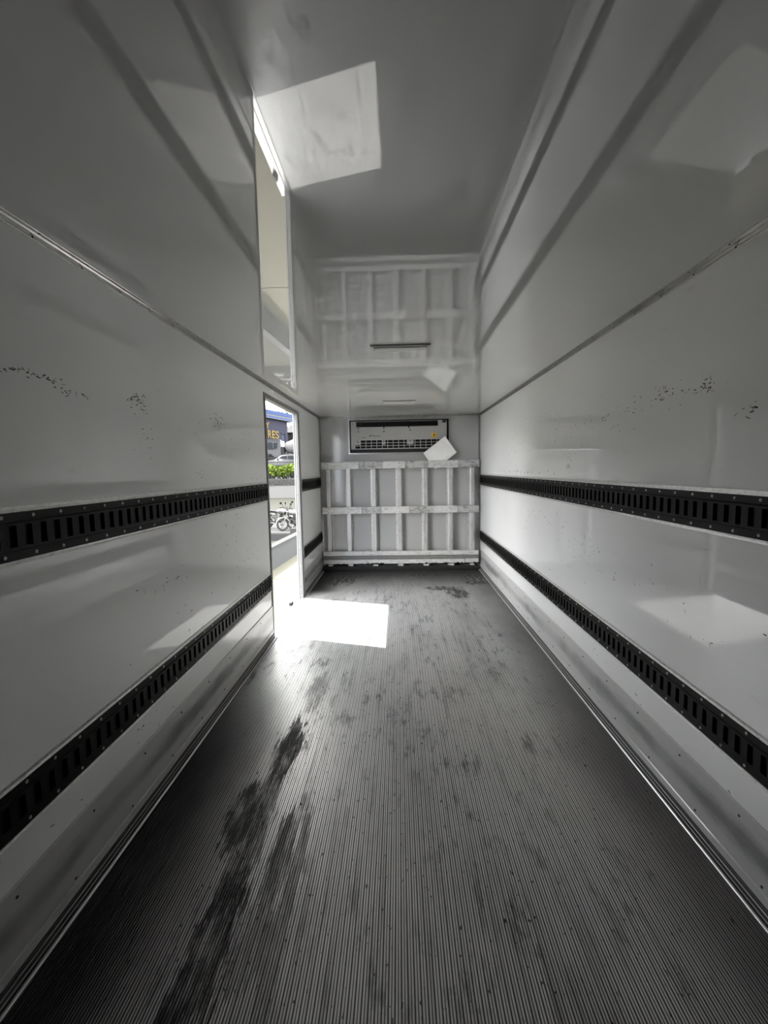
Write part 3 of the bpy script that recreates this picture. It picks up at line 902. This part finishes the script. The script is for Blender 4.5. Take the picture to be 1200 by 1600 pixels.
# yard slab, split at the joint line
P0, P1 = (-3.50, 1.46), (-0.80, 40.86)     # foot of the parapet, extended
def px(y):
    return -2.908 + (y - 10.10) * 0.0685
def slab(name, y0, y1, label):
    m = MB()
    pr = [(px(y0), y0), (26, y0 - 1.0 * 0), (26, y1), (px(y1), y1)]
    m.prism(pr, 'z', GZ - 0.4, GZ)
    return tag(m.build(name, M['concrete']), label, 'ground', kind='structure')
slab('ground_near', -26.0, 9.315, 'sunlit yard concrete below the doorway on the near side of the joint')
slab('ground_far', 9.345, 15.5, 'yard concrete beyond the joint, shaded by the low wall')
m = MB().box(-40, 30, -26, 19.62, GZ - 1.3, GZ - 0.79)
tag(m.build('ground_lower', M['ground2']), 'lower yard ground behind the low wall', 'ground', kind='structure')

pw = root('parapet_wall', (px(11), 11.0, GZ), 'low rendered wall with pale coping across the yard', 'wall')
for nm, y0, y1, z0, z1, d0, d1, mt in (('wall_body', -2.0, 15.4, GZ - 0.7, GZ + 0.47, 0.0, 0.16, 'plaster'), ('coping', -2.0, 15.4, GZ + 0.47, GZ + 0.535, -0.012, 0.185, 'cope')):
    pr = [(px(y0) - d1, y0), (px(y0) - d0, y0), (px(y1) - d0, y1), (px(y1) - d1, y1)]
    MB().prism(pr, 'z', z0, z1).build(nm, M[mt], pw)

# plain grey store added across the side yard, unseen, to dim the wall reflection
nb = root('reflection_blocker', (-10.5, 12.0, GZ - 0.8), 'plain grey block with a shutter, added unseen to dim the wall reflection', 'building')
MB().box(-14.0, -9.2, 4.0, 19.0, GZ - 0.8, 3.3).build('wall', M['plaster'], nb)
MB().box(-14.3, -8.9, 3.7, 19.3, 3.3, 3.5).build('roof_slab', M['grey_roof'], nb)
MB().box(-9.2, -9.14, 9.0, 12.2, GZ - 0.8, 1.9).build('shutter', M['shutter'], nb)

# raised slab that carries the motorcycles, then ground rising to the white wall
BZ = -1.385
mb = MB()
mb.box(-30, -4.80, 19.62, 23.0, BZ - 0.40, BZ - 0.0)
ps = mb.build('ground_platform', M['cope'])
tag(ps, 'raised concrete slab under the motorcycles', 'ground', kind='structure')
MB().box(-30, -4.795, 19.61, 19.75, BZ - 0.07, BZ + 0.006).build('kerb_edge', M['plaster_white'], ps)
MB().box(-30, -4.81, 19.605, 19.62, BZ - 0.40, BZ - 0.075).build('kerb_face', M['plaster'], ps)
m = MB().box(-4.795, 2.0, 19.63, 23.0, BZ - 0.40, BZ + 0.16)
tag(m.build('ground_step', M['plaster']), 'higher grey step beside the motorcycle slab', 'ground', kind='structure')
m = MB().prism([(23.0, BZ - 0.6), (23.0, BZ), (32.0, -0.63), (32.0, BZ - 0.6)], 'x', -40, 10)
tag(m.build('ground_ramp', M['ground2']), 'pale concrete rising towards the white retaining wall', 'ground', kind='structure')
m = MB().box(-40, 10, 32.0, 32.3, -0.9, 0.255)
tag(m.build('retaining_wall', M['plaster_white']), 'plain white retaining wall below the stone border', 'wall')

sb = root('stone_border', (-8.2, 32.1, 0.255), 'grey stacked stone border under the hedge', 'border')
mb = MB()
for row in range(4):
    x = -22.0
    while x < -1.0:
        w = random.uniform(0.16, 0.34)
        mb.cbox(x, x + w - 0.012, 31.97 + random.uniform(-0.02, 0.02), 32.32, 0.256 + row * 0.115, 0.256 + (row + 1) * 0.115 - 0.01, 0.012)
        x += w
tag(mb.build('stones', M['stone'], sb), kind='stuff')

hd = root('hedge', (-8.2, 32.8, 0.70), 'lime green hedge with greyish lower leaves on the stone border', 'hedge')
def leaves(n, fx, fz, size, mat, nm, fy):
    mb = MB()
    for k in range(n):
        x = random.uniform(*fx)
        y = random.uniform(*fy)
        z = random.uniform(*fz) + 0.10 * math.sin(x * 3.1) * (1 if fz[1] > 1.3 else 0)
        a, b = random.uniform(0, 6.28), random.uniform(-0.9, 0.9)
        l = size * random.uniform(0.6, 1.4)
        d = Vector((math.cos(a) * math.cos(b), math.sin(a) * math.cos(b), math.sin(b))) * l
        p = Vector((x, y, z))
        w = d.cross(Vector((random.uniform(-1, 1), random.uniform(-1, 1), random.uniform(-1, 1)))).normalized() * l * 0.32
        mb.add([p, p + d * 0.5 + w, p + d, p + d * 0.5 - w], [(0, 1, 2, 3)])
    return tag(mb.build(nm, mat, hd), kind='stuff')
leaves(9000, (-20, -2), (1.05, 1.68), 0.16, M['leaf'], 'upper_foliage', (32.45, 33.5))
leaves(6000, (-20, -2), (0.78, 1.16), 0.14, M['leaf_grey'], 'lower_foliage', (32.50, 33.4))
mb = MB()
for k in range(90):
    x = -20 + k * 0.2
    mb.cyl((x, 32.8, 0.72), (x + random.uniform(-0.1, 0.1), 32.9, 1.45), 0.015, 0.008, 5)
tag(mb.build('stems', M['bark'], hd), kind='stuff')

# road rising behind
m = MB().prism([(32.3, -0.5), (32.3, 0.70), (50, 1.20), (62, 2.38), (84, 4.2), (130, 6.5), (130, -0.5)], 'x', -90, 40)
tag(m.build('road', M['road']), 'grey road rising behind the hedge', 'road', kind='structure')

# white estate car, side on
def lerp_profile_body(prof, y0, y1, inset, zt):
    """side profile (x,z) swept across y, narrowed above zt"""
    mb = MB()
    n = len(prof)
    rings = []
    for y, k in ((y0, 0), (y0 + inset * 0.2, 1), (y1 - inset * 0.2, 1), (y1, 0)):
        rings.append(y)
    def row(y, tuck):
        r = []
        for x, z in prof:
            t = max(0.0, min(1.0, (z - zt) / 0.6))
            yy = y + (inset * t if y < (y0 + y1) / 2 else -inset * t)
            r.append((x, yy, z))
        return r
    a, b = row(y0, 0), row(y1, 0)
    mb.add(a + b, [(i, (i + 1) % n, (i + 1) % n + n, i + n) for i in range(n)] + [tuple(range(n)), tuple(range(n, 2 * n))])
    return mb

def wheel(mb_t, mb_r, x, y, z, r, w):
    mb_t.cyl((x, y - w / 2, z), (x, y + w / 2, z), r, n=20)
    mb_r.cyl((x, y - w / 2 - 0.01, z), (x, y + w / 2 + 0.01, z), r * 0.6, n=14)

car = root('estate_car', (-12.2, 50.0, 1.28), 'white estate car parked behind the hedge', 'car')
cz = 1.28
prof = [(-14.55, cz + 0.35), (-14.6, cz + 0.75), (-14.45, cz + 1.02), (-13.95, cz + 1.18), (-13.35, cz + 1.27), (-12.70, cz + 1.69), (-12.2, cz + 1.75), (-10.4, cz + 1.74), (-9.9, cz + 1.60), (-9.72, cz + 1.15), (-9.70, cz + 0.35)]
lerp_profile_body(prof, 49.1, 50.9, 0.18, cz + 1.2).build('body', M['car_white'], car, True)
side = [(-13.12, cz + 1.30), (-12.62, cz + 1.63), (-10.5, cz + 1.63), (-10.15, cz + 1.30)]
wins = [(-13.10, -12.05), (-11.98, -10.95), (-10.88, -10.15)]
for k, (a, b) in enumerate(wins):
    def zt(x): return cz + min(1.63, 1.30 + (x + 13.12) * 0.66)
    q = [(a, cz + 1.30), (b, cz + 1.30), (b if k < 2 else b - 0.2, cz + 1.63)] + ([(a, cz + 1.63)] if k else [(-12.62, cz + 1.63)])
    mb = MB()
    f = [(x, 49.1 + 0.18 * max(0, (z - cz - 1.2) / 0.6) - 0.012, z) for x, z in q]
    g = [(x, y + 0.02, z) for x, y, z in f]
    n = len(f)
    mb.add(f + g, [tuple(range(n)), tuple(range(n, 2 * n))] + [(i, (i + 1) % n, (i + 1) % n + n, i + n) for i in range(n)])
    mb.build('side_window', M['glass_dark'], car)
mb = MB()
mb.add([(-13.34, 49.3, cz + 1.29), (-13.34, 50.7, cz + 1.29), (-12.74, 50.6, cz + 1.68), (-12.74, 49.4, cz + 1.68), (-13.37, 49.3, cz + 1.30), (-13.37, 50.7, cz + 1.30), (-12.77, 50.6, cz + 1.70), (-12.77, 49.4, cz + 1.70)],
       [(0, 1, 2, 3), (4, 5, 6, 7), (0, 1, 5, 4), (1, 2, 6, 5), (2, 3, 7, 6), (3, 0, 4, 7)])
mb.build('windscreen', M['glass_dark'], car)
for x in (-13.75, -10.65):
    for y in (49.18, 50.82):
        t_, r_ = MB(), MB()
        wheel(t_, r_, x, y, cz + 0.34, 0.34, 0.22)
        w_ = t_.build('wheel', M['tyre'], car)
        r_.build('hub_cap', M['bike_silver'], w_)
MB().cbox(-14.66, -14.45, 49.15, 50.85, cz + 0.40, cz + 0.72, 0.03).build('bumper', M['bumper'], car)
MB().cbox(-14.55, -14.2, 49.085, 49.3, cz + 0.86, cz + 1.02, 0.02).build('headlamp', M['chrome'], car)
MB().box(-14.2, -9.8, 49.08, 49.1, cz + 0.93, cz + 0.97).build('side_moulding', M['bumper'], car)
MB().cbox(-13.2, -13.0, 48.93, 49.1, cz + 1.30, cz + 1.44, 0.02).build('mirror', M['car_white'], car)
MB().cbox(-12.2, -10.3, 49.36, 49.40, cz + 1.75, cz + 1.80, 0.01).build('roof_rail', M['bumper'], car)

# concrete mixer lorry, front three-quarter
lz = 2.40
lo = root('mixer_lorry', (-16.8, 62.0, lz), 'white concrete mixer lorry parked behind the estate car', 'lorry')
cab = [(-18.05, lz + 0.75), (-18.12, lz + 1.75), (-17.95, lz + 2.75), (-17.75, lz + 2.93), (-15.75, lz + 2.93), (-15.72, lz + 0.75)]
lerp_profile_body(cab, 60.9, 63.2, 0.08, lz + 2.2).build('cab', M['car_white'], lo)
# windscreen and side window towards the camera
def plate(pts, nrm, t, name, m, par):
    n = len(pts)
    d = Vector(nrm) * t
    mb = MB()
    a = [Vector(p) for p in pts]
    b = [p + d for p in a]
    mb.add(a + b, [tuple(range(n)), tuple(range(n, 2 * n))] + [(i, (i + 1) % n, (i + 1) % n + n, i + n) for i in range(n)])
    return mb.build(name, m, par)
plate([(-17.98, 60.885, lz + 1.83), (-16.78, 60.885, lz + 1.74), (-16.76, 60.93, lz + 2.68), (-17.80, 60.93, lz + 2.72)], (0, -1, 0), 0.02, 'windscreen', M['glass_dark'], lo)
plate([(-16.62, 60.885, lz + 1.78), (-16.22, 60.885, lz + 1.95), (-16.14, 60.93, lz + 2.66), (-16.62, 60.93, lz + 2.66)], (0, -1, 0), 0.02, 'side_window', M['glass_dark'], lo)
MB().cbox(-17.8, -17.0, 60.80, 60.92, lz + 0.98, lz + 1.18, 0.02).build('grille', M['bumper'], lo)
MB().cbox(-18.15, -15.7, 60.78, 60.95, lz + 0.45, lz + 0.74, 0.03).build('bumper', M['bumper'], lo)
MB().cbox(-16.75, -16.68, 60.72, 60.90, lz + 1.9, lz + 2.65, 0.02).build('mirror', M['car_white'], lo)
MB().cbox(-18.0, -15.8, 60.86, 61.5, lz + 2.93, lz + 3.02, 0.02).build('sun_visor', M['car_white'], lo)
MB().cbox(-15.70, -15.35, 61.0, 63.0, lz + 0.6, lz + 2.1, 0.02).build('rear_stack', M['bumper'], lo)
MB().cbox(-15.7, -9.6, 61.5, 62.7, lz + 0.7, lz + 1.05, 0.02).build('chassis', M['bumper'], lo)
dr = MB()
ax = Vector((1, 0, 0.14)).normalized()
p0 = Vector((-15.4, 62.1, lz + 1.95))
prs = [(0, 0.45), (0.25, 0.75), (1.3, 1.02), (2.6, 1.12), (3.6, 0.98), (4.9, 0.55), (5.0, 0.35)]
u_ = ax.orthogonal().normalized()
v_ = ax.cross(u_)
vs, fs, N = [], [], 20
for d, r in prs:
    for k in range(N):
        a = 2 * math.pi * k / N
        vs.append(p0 + ax * d + (u_ * math.cos(a) + v_ * math.sin(a)) * r)
for j in range(len(prs) - 1):
    fs += [(j * N + k, j * N + (k + 1) % N, (j + 1) * N + (k + 1) % N, (j + 1) * N + k) for k in range(N)]
fs += [tuple(range(N)), tuple(range((len(prs) - 1) * N, len(prs) * N))]
dr.add(vs, fs)
dr.build('drum', M['drum'], lo, True)
for x in (-17.1, -12.3, -10.9):
    for y in (61.0, 63.0):
        t_, r_ = MB(), MB()
        wheel(t_, r_, x, y, lz + 0.5, 0.5, 0.3)
        w_ = t_.build('wheel', M['tyre'], lo)
        r_.build('hub', M['bumper'], w_)

# street building with sign
bA = Vector((-24.58, 85.0, 0.0))
bt = Vector((0.294, 0.956, 0.0)).normalized()
bn = Vector((0.956, -0.294, 0.0)).normalized()
def BP(s, o, z):
    p = bA + bt * s + bn * o
    return (p.x, p.y, z)
def bbox(mb, s0, s1, o0, o1, z0, z1):
    vs = [BP(s, o, z) for z in (z0, z1) for o in (o0, o1) for s in (s0, s1)]
    return mb.add(vs, [(0, 2, 3, 1), (4, 5, 7, 6), (0, 1, 5, 4), (2, 6, 7, 3), (0, 4, 6, 2), (1, 3, 7, 5)])
bl = root('shop_building', BP(0, 0, 3.5), 'slate blue shop building with blue roof edge and yellow lettering', 'building')
bbox(MB(), -16, 7.6, -14, 0, 2.5, 11.2).build('wall', M['bld_wall'], bl)
for (z0, z1, o, m) in ((11.90, 12.64, 0.62, 'bld_blue'), (11.58, 11.90, 0.58, 'bld_white'), (11.28, 11.58, 0.62, 'bld_blue'), (11.12, 11.28, 0.64, 'bld_white')):
    bbox(MB(), -17, 9.3, -15, o, z0, z1).build('fascia_band', M[m], bl)
bbox(MB(), 5.2, 6.55, 0.0, 0.03, 4.0, 8.6).build('wall_panel', M['bld_panel'], bl)
pp = MB()
bbox(pp, 6.50, 6.82, 0.03, 0.15, 4.0, 8.78)
bbox(pp, 5.15, 6.50, 0.03, 0.13, 8.62, 8.74)
bbox(pp, 5.15, 6.50, 0.03, 0.13, 8.40, 8.46)
pp.build('sign_frame', M['navy'], bl)
def sign(text, s0, s1, z0, z1, name):
    """extruded lettering standing on the wall"""
    cu = bpy.data.curves.new(name, 'FONT')
    cu.body = text
    cu.extrude = 0.05
    cu.offset = 0.025
    tmp = bpy.data.objects.new(name, cu)
    COL.objects.link(tmp)
    dg = bpy.context.evaluated_depsgraph_get()
    me = bpy.data.meshes.new_from_object(tmp.evaluated_get(dg))
    bpy.data.objects.remove(tmp)
    xs = [v.co.x for v in me.vertices]
    ys = [v.co.y for v in me.vertices]
    ax_, bx_, ay_, by_ = min(xs), max(xs), min(ys), max(ys)
    for v in me.vertices:
        s = s0 + (v.co.x - ax_) / (bx_ - ax_) * (s1 - s0)
        z = z0 + (v.co.y - ay_) / (by_ - ay_) * (z1 - z0)
        v.co = Vector(BP(s, 0.08 + v.co.z, z)) - bl.location
    me.materials.clear()
    me.materials.append(M['sign_yellow'])
    o = bpy.data.objects.new('sign_letter', me)
    COL.objects.link(o)
    o.parent = bl
for ch, a, b in (('T', -2.6, -1.35), ('Y', -1.25, 0.1), ('R', 0.36, 1.60), ('E', 1.78, 2.85), ('S', 2.98, 4.2)):
    sign(ch, a, b, 7.45, 8.95, 'lettering')
sign('Y', -0.35, 1.02, 9.25, 10.45, 'lettering')

sh = root('shed_building', (-23.5, 105.0, 5.0), 'small grey roofed shed with a dark shutter beside the shop', 'building')
MB().box(-25.9, -17.0, 105.3, 112, 4.5, 10.2).build('wall', M['bld_panel'], sh)
MB().prism([(104.6, 10.0), (108.6, 11.6), (112.5, 10.0)], 'x', -26.3, -16.5).build('roof', M['grey_roof'], sh)
MB().box(-25.25, -20.5, 105.15, 105.3, 5.0, 9.85).build('shutter', M['shutter'], sh)

def tree(x, y, z, h, r, label, n, name='tree'):
    t = root(name, (x, y, z), label, 'tree', 'trees beyond the shop')
    MB().cyl((x, y, z), (x, y, z + h * 0.75), 0.22, 0.1, 8).build('trunk', M['bark'], t)
    mb = MB()
    for k in range(n):
        a, b, q = random.uniform(0, 6.28), random.uniform(-1, 1), random.uniform(0.3, 1) ** 0.5
        p = Vector((x + math.cos(a) * r * q * math.sqrt(1 - b * b), y + math.sin(a) * r * q * math.sqrt(1 - b * b), z + h * 0.85 + b * r * 0.8 * q))
        d = Vector((random.uniform(-1, 1), random.uniform(-1, 1), random.uniform(-1, 1))).normalized() * random.uniform(0.2, 0.5)
        w = d.cross(Vector((random.uniform(-1, 1), random.uniform(-1, 1), random.uniform(-1, 1)))).normalized() * 0.14
        mb.add([p, p + d * 0.5 + w, p + d, p + d * 0.5 - w], [(0, 1, 2, 3)])
    tag(mb.build('foliage', M['tree_leaf'], t), kind='stuff')
tree(-28.3, 112, 6, 10.0, 2.2, 'leafy tree crown rising above the blue roof edge', 420)
tree(-26.4, 116, 6, 7.2, 1.7, 'smaller loose tree behind the grey shed roof', 300)

# ------------------------------------------------------------------ motorcycles
def motorcycle(label, steer):
    """faces +x, wheels on z = 0"""
    r = root('motorcycle', (0, 0, 0), label, 'motorcycle', 'motorcycles on the slab')
    R = 0.285
    st_m = Matrix.Translation((0.50, 0, 0)) @ Matrix.Rotation(steer, 4, 'Z') @ Matrix.Translation((-0.50, 0, 0))
    def wheel_(x, m, nm):
        tb = MB().torus((x, 0, R), (0, 1, 0), R - 0.035, 0.037, 28, 8).xf(m)
        t_ = tb.build(nm, M['bike_engine'], r, True)
        rb = MB().torus((x, 0, R), (0, 1, 0), R - 0.078, 0.014, 28, 6)
        rb.cyl((x, -0.06, R), (x, 0.06, R), 0.045, n=10)
        rb.xf(m).build('rim', M['chrome'], t_)
        sp = MB()
        for k in range(16):
            a = 2 * math.pi * k / 16
            sp.cyl((x, 0.03 * (1 if k % 2 else -1), R), (x + math.cos(a) * (R - 0.085), 0, R + math.sin(a) * (R - 0.085)), 0.005, n=4)
        tag(sp.xf(m).build('spokes', M['chrome'], t_), kind='stuff')
    wheel_(-0.62, Matrix.Identity(4), 'rear_wheel')
    wheel_(0.66, st_m, 'front_wheel')
    f = MB()
    for y in (-0.075, 0.075):
        f.cyl((0.66, y, R), (0.46, y, 0.86), 0.026, 0.024, 8)
    f.box(0.42, 0.52, -0.10, 0.10, 0.84, 0.875)
    f.box(0.46, 0.56, -0.10, 0.10, 0.70, 0.735)
    f.xf(st_m).build('fork', M['bike_silver'], r)
    fd = MB()
    prev = None
    for k in range(11):
        a = math.radians(20 + 14.5 * k)
        q = [(0.66 + math.cos(a) * rr, y, R + math.sin(a) * rr) for rr, y in ((R + 0.02, -0.065), (R + 0.045, -0.03), (R + 0.045, 0.03), (R + 0.02, 0.065), (R + 0.035, 0.03), (R + 0.035, -0.03))]
        if prev:
            n = len(q)
            fd.add(prev + q, [(i, (i + 1) % n, (i + 1) % n + n, i + n) for i in range(n)])
        prev = q
    fd.xf(st_m).build('front_fender', M['bike_silver'], r)
    hl = MB().cyl((0.50, 0, 0.80), (0.60, 0, 0.79), 0.06, 0.088, 14)
    hl.xf(st_m)
    h_ = hl.build('headlight', M['bike_dark'], r)
    MB().cyl((0.60, 0, 0.79), (0.615, 0, 0.788), 0.080, 0.070, 14).xf(st_m).build('lens', M['chrome'], h_)
    hb = MB().tube([(0.30, -0.36, 0.99), (0.40, -0.26, 1.02), (0.46, -0.08, 0.92), (0.46, 0.08, 0.92), (0.40, 0.26, 1.02), (0.30, 0.36, 0.99)], 0.014)
    hb.cyl((0.30, -0.36, 0.99), (0.345, -0.315, 1.004), 0.02)
    hb.cyl((0.30, 0.36, 0.99), (0.345, 0.315, 1.004), 0.02)
    hb.xf(st_m).build('handlebar', M['bike_dark'], r)
    for y in (-1, 1):
        mi_ = MB().tube([(0.40, y * 0.25, 1.02), (0.42, y * 0.30, 1.15), (0.40, y * 0.36, 1.20)], 0.007)
        mi_.cyl((0.375, y * 0.37, 1.22), (0.405, y * 0.37, 1.22), 0.062, 0.05, 12)
        mi_.xf(st_m).build('mirror', M['bike_dark'], r)
        ind = MB().cyl((0.48, y * 0.10, 0.76), (0.48, y * 0.20, 0.76), 0.010)
        ind.ball((0.48, y * 0.22, 0.76), (0.035, 0.03, 0.03))
        ind.xf(st_m).build('indicator', M['bike_dark'], r)
    tk = MB()
    tk.ball((0.14, 0, 0.80), (0.30, 0.14, 0.13), 14, 8)
    tk.build('fuel_tank', M['bike_silver'], r, True)
    se = MB()
    prof = [(-0.72, 0.80), (-0.70, 0.86), (-0.40, 0.845), (-0.10, 0.82), (-0.06, 0.76), (-0.40, 0.745), (-0.68, 0.76)]
    se.prism(prof, 'y', -0.12, 0.12)
    se.build('seat', M['bike_seat'], r)
    en = MB()
    en.cbox(-0.12, 0.22, -0.12, 0.12, 0.26, 0.46, 0.03)
    for k in range(5):
        en.cbox(0.04, 0.22, -0.10, 0.10, 0.47 + 0.036 * k, 0.492 + 0.036 * k, 0.006)
    en.cbox(0.07, 0.19, -0.07, 0.07, 0.45, 0.68, 0.01)
    en.build('engine', M['bike_engine'], r)
    fm = MB().tube([(0.44, 0, 0.82), (0.30, 0, 0.45), (0.12, 0, 0.24), (-0.20, 0, 0.26), (-0.26, 0, 0.70), (0.40, 0, 0.84)], 0.02)
    fm.tube([(-0.22, 0.1, 0.30), (-0.62, 0.1, R)], 0.02).tube([(-0.22, -0.1, 0.30), (-0.62, -0.1, R)], 0.02)
    fm.build('frame', M['bike_dark'], r)
    for y in (-0.12, 0.12):
        sb_ = MB().cyl((-0.62, y, R + 0.03), (-0.46, y, 0.72), 0.022).cyl((-0.59, y, R + 0.10), (-0.49, y, 0.64), 0.036)
        sb_.build('shock_absorber', M['chrome'], r)
    MB().tube([(0.22, -0.10, 0.50), (0.30, -0.12, 0.36), (0.15, -0.15, 0.24), (-0.2, -0.16, 0.25)], 0.022).cyl((-0.2, -0.16, 0.25), (-0.78, -0.17, 0.34), 0.035, 0.042, 10).build('exhaust', M['chrome'], r)
    MB().cbox(-0.34, -0.12, -0.13, 0.13, 0.48, 0.72, 0.03).build('side_cover', M['bike_silver'], r)
    rf = MB()
    prev = None
    for k in range(9):
        a = math.radians(60 + 14 * k)
        q = [(-0.62 + math.cos(a) * (R + d), y, R + 0.05 + math.sin(a) * (R + d)) for d, y in ((0.03, -0.08), (0.055, -0.04), (0.055, 0.04), (0.03, 0.08))]
        if prev:
            rf.add(prev + q, [(i, (i + 1) % 4, (i + 1) % 4 + 4, i + 4) for i in range(4)])
        prev = q
    rf.build('rear_fender', M['bike_dark'], r)
    MB().cbox(-0.88, -0.80, -0.06, 0.06, 0.62, 0.70, 0.02).build('tail_light', M['bike_dark'], r)
    MB().tube([(-0.05, 0.1, 0.26), (0.0, 0.26, 0.02)], 0.014).tube([(-0.1, -0.2, 0.27), (-0.1, 0.24, 0.27)], 0.014).build('side_stand', M['bike_dark'], r)
    return r
b1 = motorcycle('silver fendered motorcycle with its front wheel turned, facing the slab end', 0.35)
b1.location = (-4.62, 20.35, BZ)
b1.rotation_euler = (0, 0, math.radians(180 + 12))
b2 = motorcycle('dark seated motorcycle standing behind the turned front wheel', -0.3)
b2.location = (-5.62, 21.0, BZ)
b2.rotation_euler = (0, 0, math.radians(-14))
